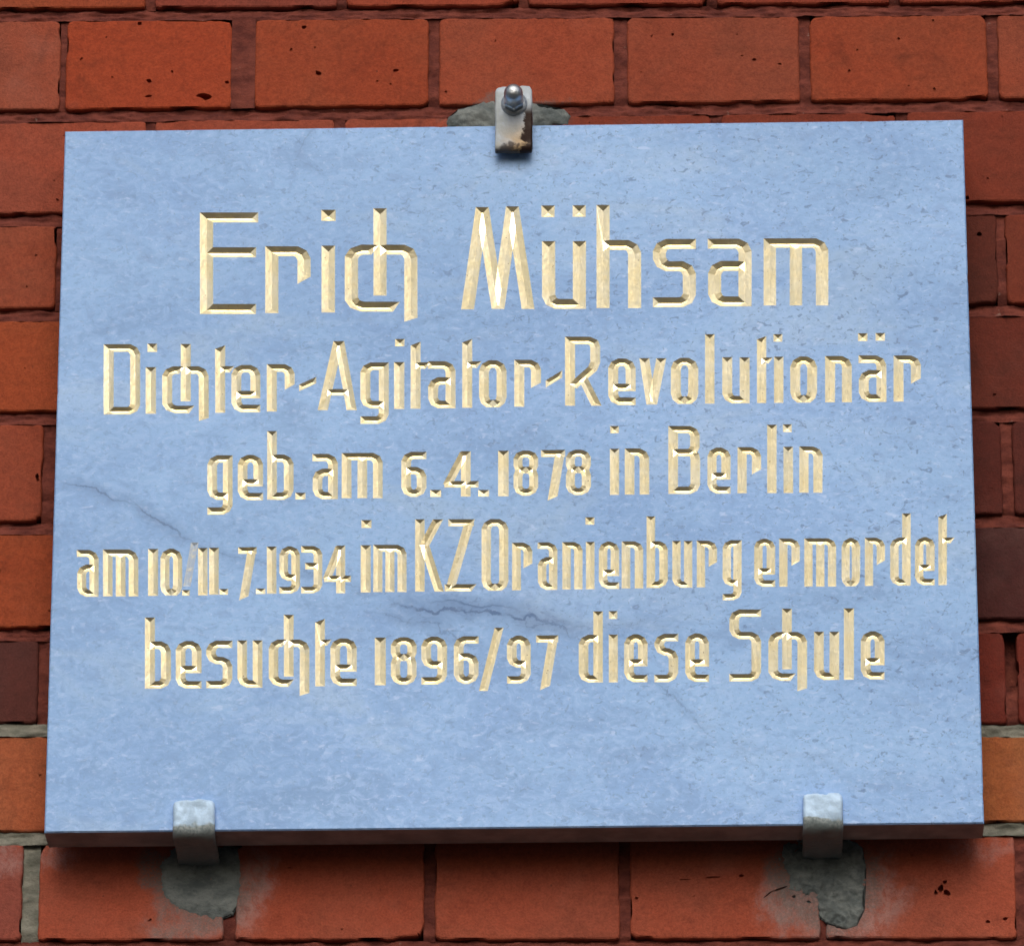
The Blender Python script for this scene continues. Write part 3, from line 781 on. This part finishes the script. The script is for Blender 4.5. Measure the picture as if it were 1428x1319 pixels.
L3 = Line(12.6, [(300, 698), (450, 696.2), (560, 693), (700, 692), (850, 690), (1000, 688.2), (1130, 687)],
          [(300, 635), (450, 633), (570, 630), (740, 627.8), (880, 625.3), (1000, 624), (1130, 622.5)], [(390, 601), (860, 594), (950, 594), (1095, 592)])
glyph(L3, 'g', 289.5, 324, gb=697, desc=717.7)
glyph(L3, 'e', 332, 366.5, mid=668)
glyph(L3, 'b', 373, 409)
stop(L3, 412, 426, 687, 696.3)
glyph(L3, 'a', 436, 470.7, mid=653.5)
glyph(L3, 'm', 477, 533.4)
glyph(L3, '6', 560, 594.3, mid=651)
stop(L3, 600, 615, 683, 692.8)
glyph(L3, '4', 620, 667, sx=649.5, mid=670)
stop(L3, 667, 682, 683, 692.3)
glyph(L3, '1', 695, 709)
glyph(L3, '8', 716, 750.6, mid=655.5)
glyph(L3, '7', 755, 788.6, foot=770.5, bot=695)
glyph(L3, '8', 789, 824, mid=655)
glyph(L3, 'i', 851, 863, dot=(851, 863, 594, 604))
glyph(L3, 'n', 871.6, 905)
glyph(L3, 'B', 932.4, 976, mid=626)
glyph(L3, 'e', 986.7, 1018.4, mid=659, w=12)
glyph(L3, 'r', 1028.8, 1061, hook=658, w=12)
glyph(L3, 'l', 1070.2, 1082.6)
glyph(L3, 'i', 1093, 1105.5, dot=(1091.8, 1104, 591.6, 602.5))
glyph(L3, 'n', 1115, 1146.6, w=12)

L4 = Line(11.8, [(120, 832), (230, 830.5), (300, 829), (380, 827.6), (480, 826.8), (550, 825.2), (640, 824.2), (760, 822.3), (850, 820.8), (920, 819.7), (1040, 818), (1160, 817.7), (1300, 815.7)],
          [(120, 766.7), (230, 765), (380, 762), (540, 759.6), (730, 756.5), (850, 755), (1010, 753.5), (1070, 751), (1200, 750), (1300, 748.7)],
          [(510, 725), (590, 724), (690, 723.7), (820, 721), (910, 720), (1262, 715.6)])
glyph(L4, 'a', 107.5, 137, mid=787)
glyph(L4, 'm', 144, 192.5, w=12.5)
glyph(L4, '1', 207, 220)
glyph(L4, '0', 224, 253.7)
stop(L4, 254, 264.6, 822.5, 830.3)
slash((271.5, 756.4), (260.5, 817.6), 10.5, True)
glyph(L4, '1', 276.5, 289, bot=830)
glyph(L4, '1', 292, 304.6)
stop(L4, 306, 318, 821, 829)
glyph(L4, '7', 332.5, 358.5, foot=340, bot=834)
stop(L4, 357, 370, 820.4, 828)
glyph(L4, '1', 372.5, 385)
glyph(L4, '9', 390, 418, mid=800.5, w=11.2)
glyph(L4, '3', 420.5, 449, mid=784.5, w=11.2)
glyph(L4, '4', 452, 489, sx=475, mid=802)
glyph(L4, 'i', 503.5, 516.5, dot=(504, 518, 725, 736))
glyph(L4, 'm', 521, 566.6)
glyph(L4, 'K', 579.3, 617.6, w=12.4)
glyph(L4, 'Z', 620, 662.8, w=12)
glyph(L4, 'O', 672, 708.6, w=12)
glyph(L4, 'r', 714.5, 742, hook=789, w=11.4)
glyph(L4, 'a', 750, 777, mid=776.5, w=11)
glyph(L4, 'n', 784.6, 812, w=10.8)
glyph(L4, 'i', 817.6, 828.7, dot=(816.4, 829, 721, 731.4), w=11)
glyph(L4, 'e', 835.5, 863, mid=794, w=11)
glyph(L4, 'n', 867.4, 896.6, w=11)
glyph(L4, 'b', 902, 931, w=11)
glyph(L4, 'u', 938, 965, w=10.6)
glyph(L4, 'r', 972, 999.5, hook=787, w=10.8)
glyph(L4, 'g', 1008, 1033.8, gb=817, desc=836.7, w=10.6)
glyph(L4, 'e', 1052, 1080.6, mid=792, w=11)
glyph(L4, 'r', 1087, 1115, hook=785.5, w=10.8)
glyph(L4, 'm', 1122, 1165.7, w=10.6)
glyph(L4, 'o', 1174, 1199, w=10.6)
glyph(L4, 'r', 1206.5, 1233.6, hook=784.5, w=10.6)
glyph(L4, 'd', 1241.7, 1269.5, w=11)
glyph(L4, 'e', 1276.4, 1303, mid=787, w=10.8)
glyph(L4, 't', 1309, 1320.5, stop=718.5, bar=1328.5, w=11)

L5 = Line(12.6, [(220, 960), (310, 959.3), (420, 957), (530, 955.3), (650, 953.4), (720, 952.8), (850, 951.2), (970, 950.5), (1090, 949.2), (1150, 947.8), (1220, 947)],
          [(220, 894), (350, 892.5), (480, 890), (560, 888), (720, 886), (850, 884.6), (970, 883), (1090, 881), (1220, 880)],
          [(210, 861), (400, 857), (830, 852), (860, 851.7), (1040, 849.6), (1185, 848)])
glyph(L5, 'b', 202.5, 238, w=13)
glyph(L5, 'e', 245.5, 280.6, mid=928)
glyph(L5, 's', 288, 323.6, mid=915.5)
glyph(L5, 'u', 331.4, 365.6)
glyph(L5, 'X', 375, 431, stem=(395.7, 409.6, 943, 857), cend=406.5, rbot=968)
glyph(L5, 't', 440, 453, stop=865, bar=459.5)
glyph(L5, 'e', 461, 497, mid=926)
glyph(L5, '1', 523, 537.6, w=13.5)
glyph(L5, '8', 545, 581, mid=916.5, w=13)
glyph(L5, '9', 588, 623, mid=921.5)
glyph(L5, '6', 633.4, 667, mid=910.4)
slash((696, 875), (674, 963), 12)
glyph(L5, '9', 707.4, 739.5, mid=920.5)
glyph(L5, '7', 748, 779, foot=760, bot=959)
glyph(L5, 'd', 807.4, 840.4)
glyph(L5, 'i', 849.3, 861.2, dot=(849, 861, 851.7, 863))
glyph(L5, 'e', 870.8, 902.7, mid=918.6)
glyph(L5, 's', 913, 945.4, mid=903.5)
glyph(L5, 'e', 956, 988.4, mid=918.8)
glyph(L5, 'S', 1017.5, 1061, mid=880.8)
glyph(L5, 'X', 1072, 1125, stem=(1091.5, 1103.3, 933, 848.4), cend=1106, rbot=961.5)
glyph(L5, 'u', 1135.7, 1169.8)
glyph(L5, 'l', 1177.3, 1190.5)
glyph(L5, 'e', 1200.8, 1233, mid=917)

# ---- one constrained triangulation of the slab face with all strokes
HW, HH = .62588 / 2, .51606 / 2
plaque = thing('memorial_plaque', 'pale blue grey marble memorial plaque with five lines of gilded engraved lettering', 'plaque', (0, 0, -HH))
POFF = Vector((0, 0, -HH))
U = 1000.0
cv, ce = [], []
def P2(s):                               # stroke space -> millimetres on the slab face
    x, z = at(s[0], s[1] * Q, 0.0); return Vector((x * U, z * U))
rim = []
def edge_pts(a_, b_, n):
    for i in range(n): f = i / n; rim.append((a_[0] + (b_[0] - a_[0]) * f, a_[1] + (b_[1] - a_[1]) * f))
cr = [(-HW, -HH), (HW, -HH), (HW, HH), (-HW, HH)]
for i in range(4): edge_pts(cr[i], cr[(i + 1) % 4], 260 if i % 2 == 0 else 220)
def inset(p, d):
    sx = 1 if p[0] < 0 else -1; sz = 1 if p[1] < 0 else -1
    ex = HW - abs(p[0]); ez = HH - abs(p[1])
    mx = d if ex < d else 0; mz = d if ez < d else 0
    return (p[0] + sx * max(0, d - ex), p[1] + sz * max(0, d - ez))
rin, rout = [], []
for i, p in enumerate(rim):
    n1 = nz(p[0] * 90, p[1] * 90, 2.2); n2 = nz(p[0] * 400, p[1] * 400, 5.1)
    low = p[1] < -HH + .001
    d = .0009 + abs(n2) * .00022 + max(0, n1 - .25) * (.0050 if low else .0022)
    rin.append(inset(p, d)); rout.append(inset(p, max(0, n1 - .3) * .0009 + abs(n2) * .00008))
NB = len(rin)
for p in rin: cv.append(Vector((p[0] * U, p[1] * U)))
ce += [(i, (i + 1) % NB) for i in range(NB)]
for quad, walls, ra, rb, h in segs:
    b0 = len(cv); cv += [P2(q) for q in quad]; ce += [(b0, b0 + 1), (b0 + 1, b0 + 2), (b0 + 2, b0 + 3), (b0 + 3, b0)]
    same = np.linalg.norm(ra - rb) < 1e-3
    cv.append(P2(ra)); ia = b0 + 4
    if same: ib = ia
    else: cv.append(P2(rb)); ib = b0 + 5; ce.append((ia, ib))
    if walls[3]: ce += [(b0, ia), (b0 + 3, ia)]
    if walls[1]: ce += [(b0 + 1, ib), (b0 + 2, ib)]
ov, oe, of, ovi, _, _ = delaunay_2d_cdt(cv, ce, [], 1, 1e-3, True)
OV = np.array([(v[0] / U, v[1] / U) for v in ov])
px = meas(OV[:, 0], OV[:, 1], 0.0); SV = np.stack([px[:, 0], px[:, 1] / Q], 1)
tri = np.array([list(f) for f in of if len(f) == 3]); cen = SV[tri].mean(1)
depth = np.zeros(len(SV)); owner = np.full(len(tri), -1)
seg_letter = {}
for li, (_, ids, _) in enumerate(letters):
    for i in ids: seg_letter[i] = li
for si, (quad, walls, ra, rb, h) in enumerate(segs):
    q = np.array(quad); c0 = q.mean(0); ins_v = np.ones(len(SV), bool); ins_t = np.ones(len(cen), bool); dist = np.full(len(SV), h)
    for k in range(4):
        a_, b_ = q[k], q[(k + 1) % 4]; L = np.linalg.norm(b_ - a_)
        if L < 1e-6: continue
        nn = np.array([-(b_ - a_)[1], (b_ - a_)[0]]) / L
        if (c0 - a_) @ nn < 0: nn = -nn
        dv = (SV - a_) @ nn; ins_v &= dv > -.02; ins_t &= (cen - a_) @ nn > 1e-4
        if walls[k]: dist = np.minimum(dist, dv)
    depth = np.where(ins_v, np.maximum(depth, np.maximum(dist, 0)), depth)
    owner[ins_t & (owner < 0)] = seg_letter[si]
SLOPE = .40
dep_m = depth * SLOPE * .000505
verts = []
for i, (x, z) in enumerate(OV):
    j = 1.0 if abs(x) < HW - .004 and abs(z) < HH - .004 else 0.0
    verts.append((x + nz(x * 330, z * 330, 1) * .00016 * j, dep_m[i] * (1 + .10 * nz(x * 150, z * 150, 4)), z + nz(x * 330, z * 330, 9) * .00014 * j))
def submesh(name, tr, parent, mats, off):
    used = sorted(set(tr.ravel().tolist())); mp = {u: i for i, u in enumerate(used)}
    vs = [(verts[u][0] - off[0], verts[u][1] - off[1], verts[u][2] - off[2]) for u in used]
    fs = [tuple(mp[k] for k in f) for f in tr]
    fs2 = []
    for f in fs:                                     # face the viewer (-y)
        a_, b_, c_ = (Vector(vs[k]) for k in f)
        fs2.append(f if (b_ - a_).cross(c_ - a_).y < 0 else f[::-1])
    me = bpy.data.meshes.new(name); me.from_pydata(vs, [], fs2); me.update()
    return link(name, me, parent, mats), mp
stone_tri = tri[owner < 0]
# slab: face + chamfer + sides + back
used = sorted(set(stone_tri.ravel().tolist())); mp = {u: i for i, u in enumerate(used)}
vs = [(verts[u][0], verts[u][1], verts[u][2]) for u in used]; fs = [tuple(mp[k] for k in f) for f in stone_tri]
vs = [(x, 0.0 if y < 1e-9 else y, z) for x, y, z in vs]
order = [None] * NB
for i in range(len(ov)):
    for s in ovi[i]:
        if s < NB and i in mp: order[s] = mp[i]
b1 = len(vs); vs += [(p[0], .0010 + .0003 * abs(nz(p[0] * 200, p[1] * 200)), p[1]) for p in rout]
b2 = len(vs); vs += [(p[0], TH, p[1]) for p in rout]
nf = len(fs)
for i in range(NB):
    j = (i + 1) % NB
    if order[i] is not None and order[j] is not None and order[i] != order[j]: fs.append((order[i], order[j], b1 + j, b1 + i))
nf2 = len(fs)
for i in range(NB): j = (i + 1) % NB; fs.append((b1 + i, b1 + j, b2 + j, b2 + i))
fs.append(tuple(b2 + i for i in range(NB)))
me = bpy.data.meshes.new('slab'); me.from_pydata([(x, y, z + HH) for x, y, z in vs], [], fs)
me.update()
bm = bmesh.new(); bm.from_mesh(me); bmesh.ops.recalc_face_normals(bm, faces=bm.faces); bm.to_mesh(me); bm.free()
slab = link('slab', me, plaque, [M_STONE, M_SAWN])
for i in range(nf2, len(me.polygons)): me.polygons[i].material_index = 1
for li, (nm, ids, worn) in enumerate(letters):
    tr = tri[owner == li]
    if len(tr) == 0: continue
    o, _ = submesh(nm, tr, plaque, [M_WORN if worn else M_GOLD], POFF)
    if worn: o['label'] = 'slash with its gilding worn off'

# ------------------------------------------------------------------ metal fixings
zb_edge = -HH
xr0, zr0 = at(722, 206, -.010)
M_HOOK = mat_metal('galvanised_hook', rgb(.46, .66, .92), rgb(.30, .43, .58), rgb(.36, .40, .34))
M_CLIP = mat_metal('rusting_clip', rgb(.40, .48, .58), rgb(.34, .38, .38), rgb(.020, .008, .006), (xr0, zr0, zr0 + .024))
M_NUT = mat_metal('galvanised_nut', rgb(.50, .56, .62), rgb(.34, .38, .40), rgb(.22, .20, .17), (0, -9, -8))
M_NUT.node_tree.nodes['Principled BSDF'].inputs['Metallic'].default_value = 1.0
for l_ in list(M_NUT.node_tree.links):
    if l_.to_socket.name == 'Roughness': M_NUT.node_tree.links.remove(l_)
M_NUT.node_tree.nodes['Principled BSDF'].inputs['Roughness'].default_value = .42

def strap(name, path, half_w, th, mat, parent, off, xc, seed, lump=.0004, taper=None):
    """flat bar swept along a path of (y, z); rounded edges, hammered surface"""
    # resample
    P = []
    for i in range(len(path) - 1):
        (ay, az), (by, bz) = path[i], path[i + 1]; n = max(1, int(math.hypot(by - ay, bz - az) / .0012))
        P += [(ay + (by - ay) * k / n, az + (bz - az) * k / n) for k in range(n)]
    P.append(path[-1]); vs, fs = [], []
    rc = th * .42; prof = []
    nx = 14
    for k in range(nx + 1): prof.append((-half_w + rc + (2 * half_w - 2 * rc) * k / nx, th / 2))
    for k in range(1, 4): a_ = math.pi / 2 - k * math.pi / 4 * 1; prof.append((half_w - rc + rc * math.cos(a_), (th / 2 - rc) * (1 if a_ > 0 else (-1 if a_ < 0 else 0)) + rc * math.sin(a_)))
    for k in range(nx, -1, -1): prof.append((-half_w + rc + (2 * half_w - 2 * rc) * k / nx, -th / 2))
    for k in range(1, 4): a_ = -math.pi / 2 - k * math.pi / 4; prof.append((-half_w + rc + rc * math.cos(a_), (th / 2 - rc) * (-1 if k == 1 else (0 if k == 2 else 1)) + rc * math.sin(a_)))
    m = len(prof)
    for i, (y, z) in enumerate(P):
        a0 = P[max(0, i - 1)]; b0 = P[min(len(P) - 1, i + 1)]; dy, dz = b0[0] - a0[0], b0[1] - a0[1]; L = math.hypot(dy, dz) or 1; ny, nz_ = dz / L, -dy / L
        s = 1.0 if taper is None else taper(i / (len(P) - 1))
        e_ = min(i, len(P) - 1 - i); kk = {0: .82, 1: .95}.get(e_, 1.0)
        for (u, t_) in prof:
            lo_ = nz(u * 180, y * 180 + z * 180, seed) * lump + nz(u * 60, (y + z) * 60, seed + 4) * lump
            tt = t_ * (kk if e_ < 2 else 1) + (lo_ if t_ > 0 else lo_ * .5) * (1 if t_ >= 0 else -1)
            endj = nz(u * 160, seed, 3) * .0022 + nz(u * 420, seed, 8) * .0009 if i == 0 else 0
            vs.append((xc + u * s * ({0: .86, 1: .95, 2: .985}.get(i, 1.0)) + nz(z * 120, y * 120, seed) * .0004, y + ny * tt, z + nz_ * tt + endj))
    for i in range(len(P) - 1):
        for k in range(m):
            k2 = (k + 1) % m; fs.append((i * m + k, i * m + k2, (i + 1) * m + k2, (i + 1) * m + k))
    fs.append(tuple(range(m))); fs.append(tuple((len(P) - 1) * m + k for k in range(m)))
    me = mesh_of(name, [(x - off[0], y - off[1], z - off[2]) for x, y, z in vs], fs)
    bm = bmesh.new(); bm.from_mesh(me); bmesh.ops.recalc_face_normals(bm, faces=bm.faces); bm.to_mesh(me); bm.free()
    me.polygons.foreach_set('use_smooth', [True] * len(me.polygons))
    return link(name, me, parent, [mat])
def arc(cy, cz, r, a0, a1, n=8): return [(cy + r * math.cos(math.radians(a0 + (a1 - a0) * k / n)), cz + r * math.sin(math.radians(a0 + (a1 - a0) * k / n))) for k in range(n + 1)]

def hook(xp, ytop, label, seed, wpx):
    x, ztop = at(xp, ytop, -.008)
    h = thing('wall_hook', label, 'hook', (x, D, zb_edge - .012), 'hooks carrying the plaque')
    off = Vector((x, D, zb_edge - .012)); th = .0052
    yF = -.0004 - th / 2 - .0006; zB = zb_edge - th / 2 - .0006; r = .007
    path = [(yF, ztop - .0005), (yF, zB + r + .002)] + arc(yF + r, zB + r, r, 180, 270, 8)[0:] + [(.030, zB - .0015), (D + .02, zB - .004)]
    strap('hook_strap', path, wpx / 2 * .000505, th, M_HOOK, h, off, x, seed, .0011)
    return h
h1 = hook(270, 1113, 'flat metal hook with a pale worn lip under the lower left of the plaque', 2.1, 56)
h2 = hook(1147, 1103, 'flat metal hook with a yellowed lip corner under the lower right of the plaque', 9.4, 53)
# ragged mortar squeezed out where the left hook enters the wall
blob('mortar_patch', [z4(*q) for q in ((215, 700), (300, 672), (620, 640), (640, 690), (560, 720), (470, 765), (400, 748), (350, 725), (260, 722))], D - .0008, .0030, M_CEM, 12.0, 1.8)

# top clip: double-folded strap with a domed cap nut
xc_, zt_ = at(716.5, 124, -.010); _, zb_ = at(716.5, 207, -.010)
clip = thing('plaque_clip', 'rusty folded metal clip with domed nut holding the top edge of the plaque', 'clip', (xc_, D, zt_ - .01))
COFF = Vector((xc_, D, zt_ - .01))
hw = 25.6 * .000505
strap('clip_strap', [(-.0112, zt_), (-.0108, zb_ + .003)] + arc(-.0078, zb_ + .0018, .0030, 180, 300, 6) + [(-.0042, zb_ + .004), (-.0036, zb_ + .016)], hw, .0028, M_CLIP, clip, COFF, xc_, 4.4, .0003)
strap('clip_tongue', [(-.0020, zb_ + .001), (-.0020, zt_ - .008), (.004, zt_ - .004), (D + .01, zt_ - .004)], hw * .94, .0028, M_CLIP, clip, COFF, xc_, 6.4, .0003)
# nut parts are lathed round an axis along y
xn, zn = at(716.5, 142, -.020)
zn = at(716.5, 130, -.030)[1]
def lathe(name, prof, xc, zc, seg, mat, parent, off, hexa=False):
    vs, fs = [], []
    for (y, r) in prof:
        for k in range(seg):
            a_ = 2 * math.pi * k / seg + .2
            rr = r / math.cos(((a_ + math.pi / 6) % (math.pi / 3)) - math.pi / 6) * .93 if hexa and r > 1e-5 else r
            vs.append((xc + rr * math.cos(a_) - off[0], y - off[1], zc + rr * math.sin(a_) - off[2]))
    for i in range(len(prof) - 1):
        for k in range(seg): fs.append((i * seg + k, i * seg + (k + 1) % seg, (i + 1) * seg + (k + 1) % seg, (i + 1) * seg + k))
    fs.append(tuple(range(seg))); fs.append(tuple((len(prof) - 1) * seg + k for k in range(seg)))
    me = mesh_of(name, vs, fs)
    bm = bmesh.new(); bm.from_mesh(me); bmesh.ops.recalc_face_normals(bm, faces=bm.faces); bm.to_mesh(me); bm.free()
    me.polygons.foreach_set('use_smooth', [True] * len(me.polygons))
    return link(name, me, parent, [mat])
y0 = -.0128; rn = .0070
lathe('washer', [(y0 + .0006, .0002), (y0 + .0005, .0088), (y0 - .0004, .0091), (y0 - .0012, .0088), (y0 - .0013, .0002)], xn, zn, 32, M_NUT, clip, COFF)
nut = lathe('cap_nut', [(y0 - .0012, .0002), (y0 - .0013, rn), (y0 - .0080, rn), (y0 - .0086, rn * .92), (y0 - .0088, .0002)], xn, zn, 48, M_NUT, clip, COFF, True)
dome = [(y0 - .0084, .0002), (y0 - .0086, .0066), (y0 - .0165, .0066)]
for k in range(1, 8):
    a_ = k * math.pi / 16; dome.append((y0 - .0165 - .0062 * math.sin(a_), .0066 * math.cos(a_)))
dome.append((y0 - .0228, .0002))
lathe('nut_dome', dome, xn, zn, 32, M_NUT, clip, COFF)
lathe('bolt', [(D + .02, .004), (y0, .004)], xn, zn, 20, M_NUT, clip, COFF)
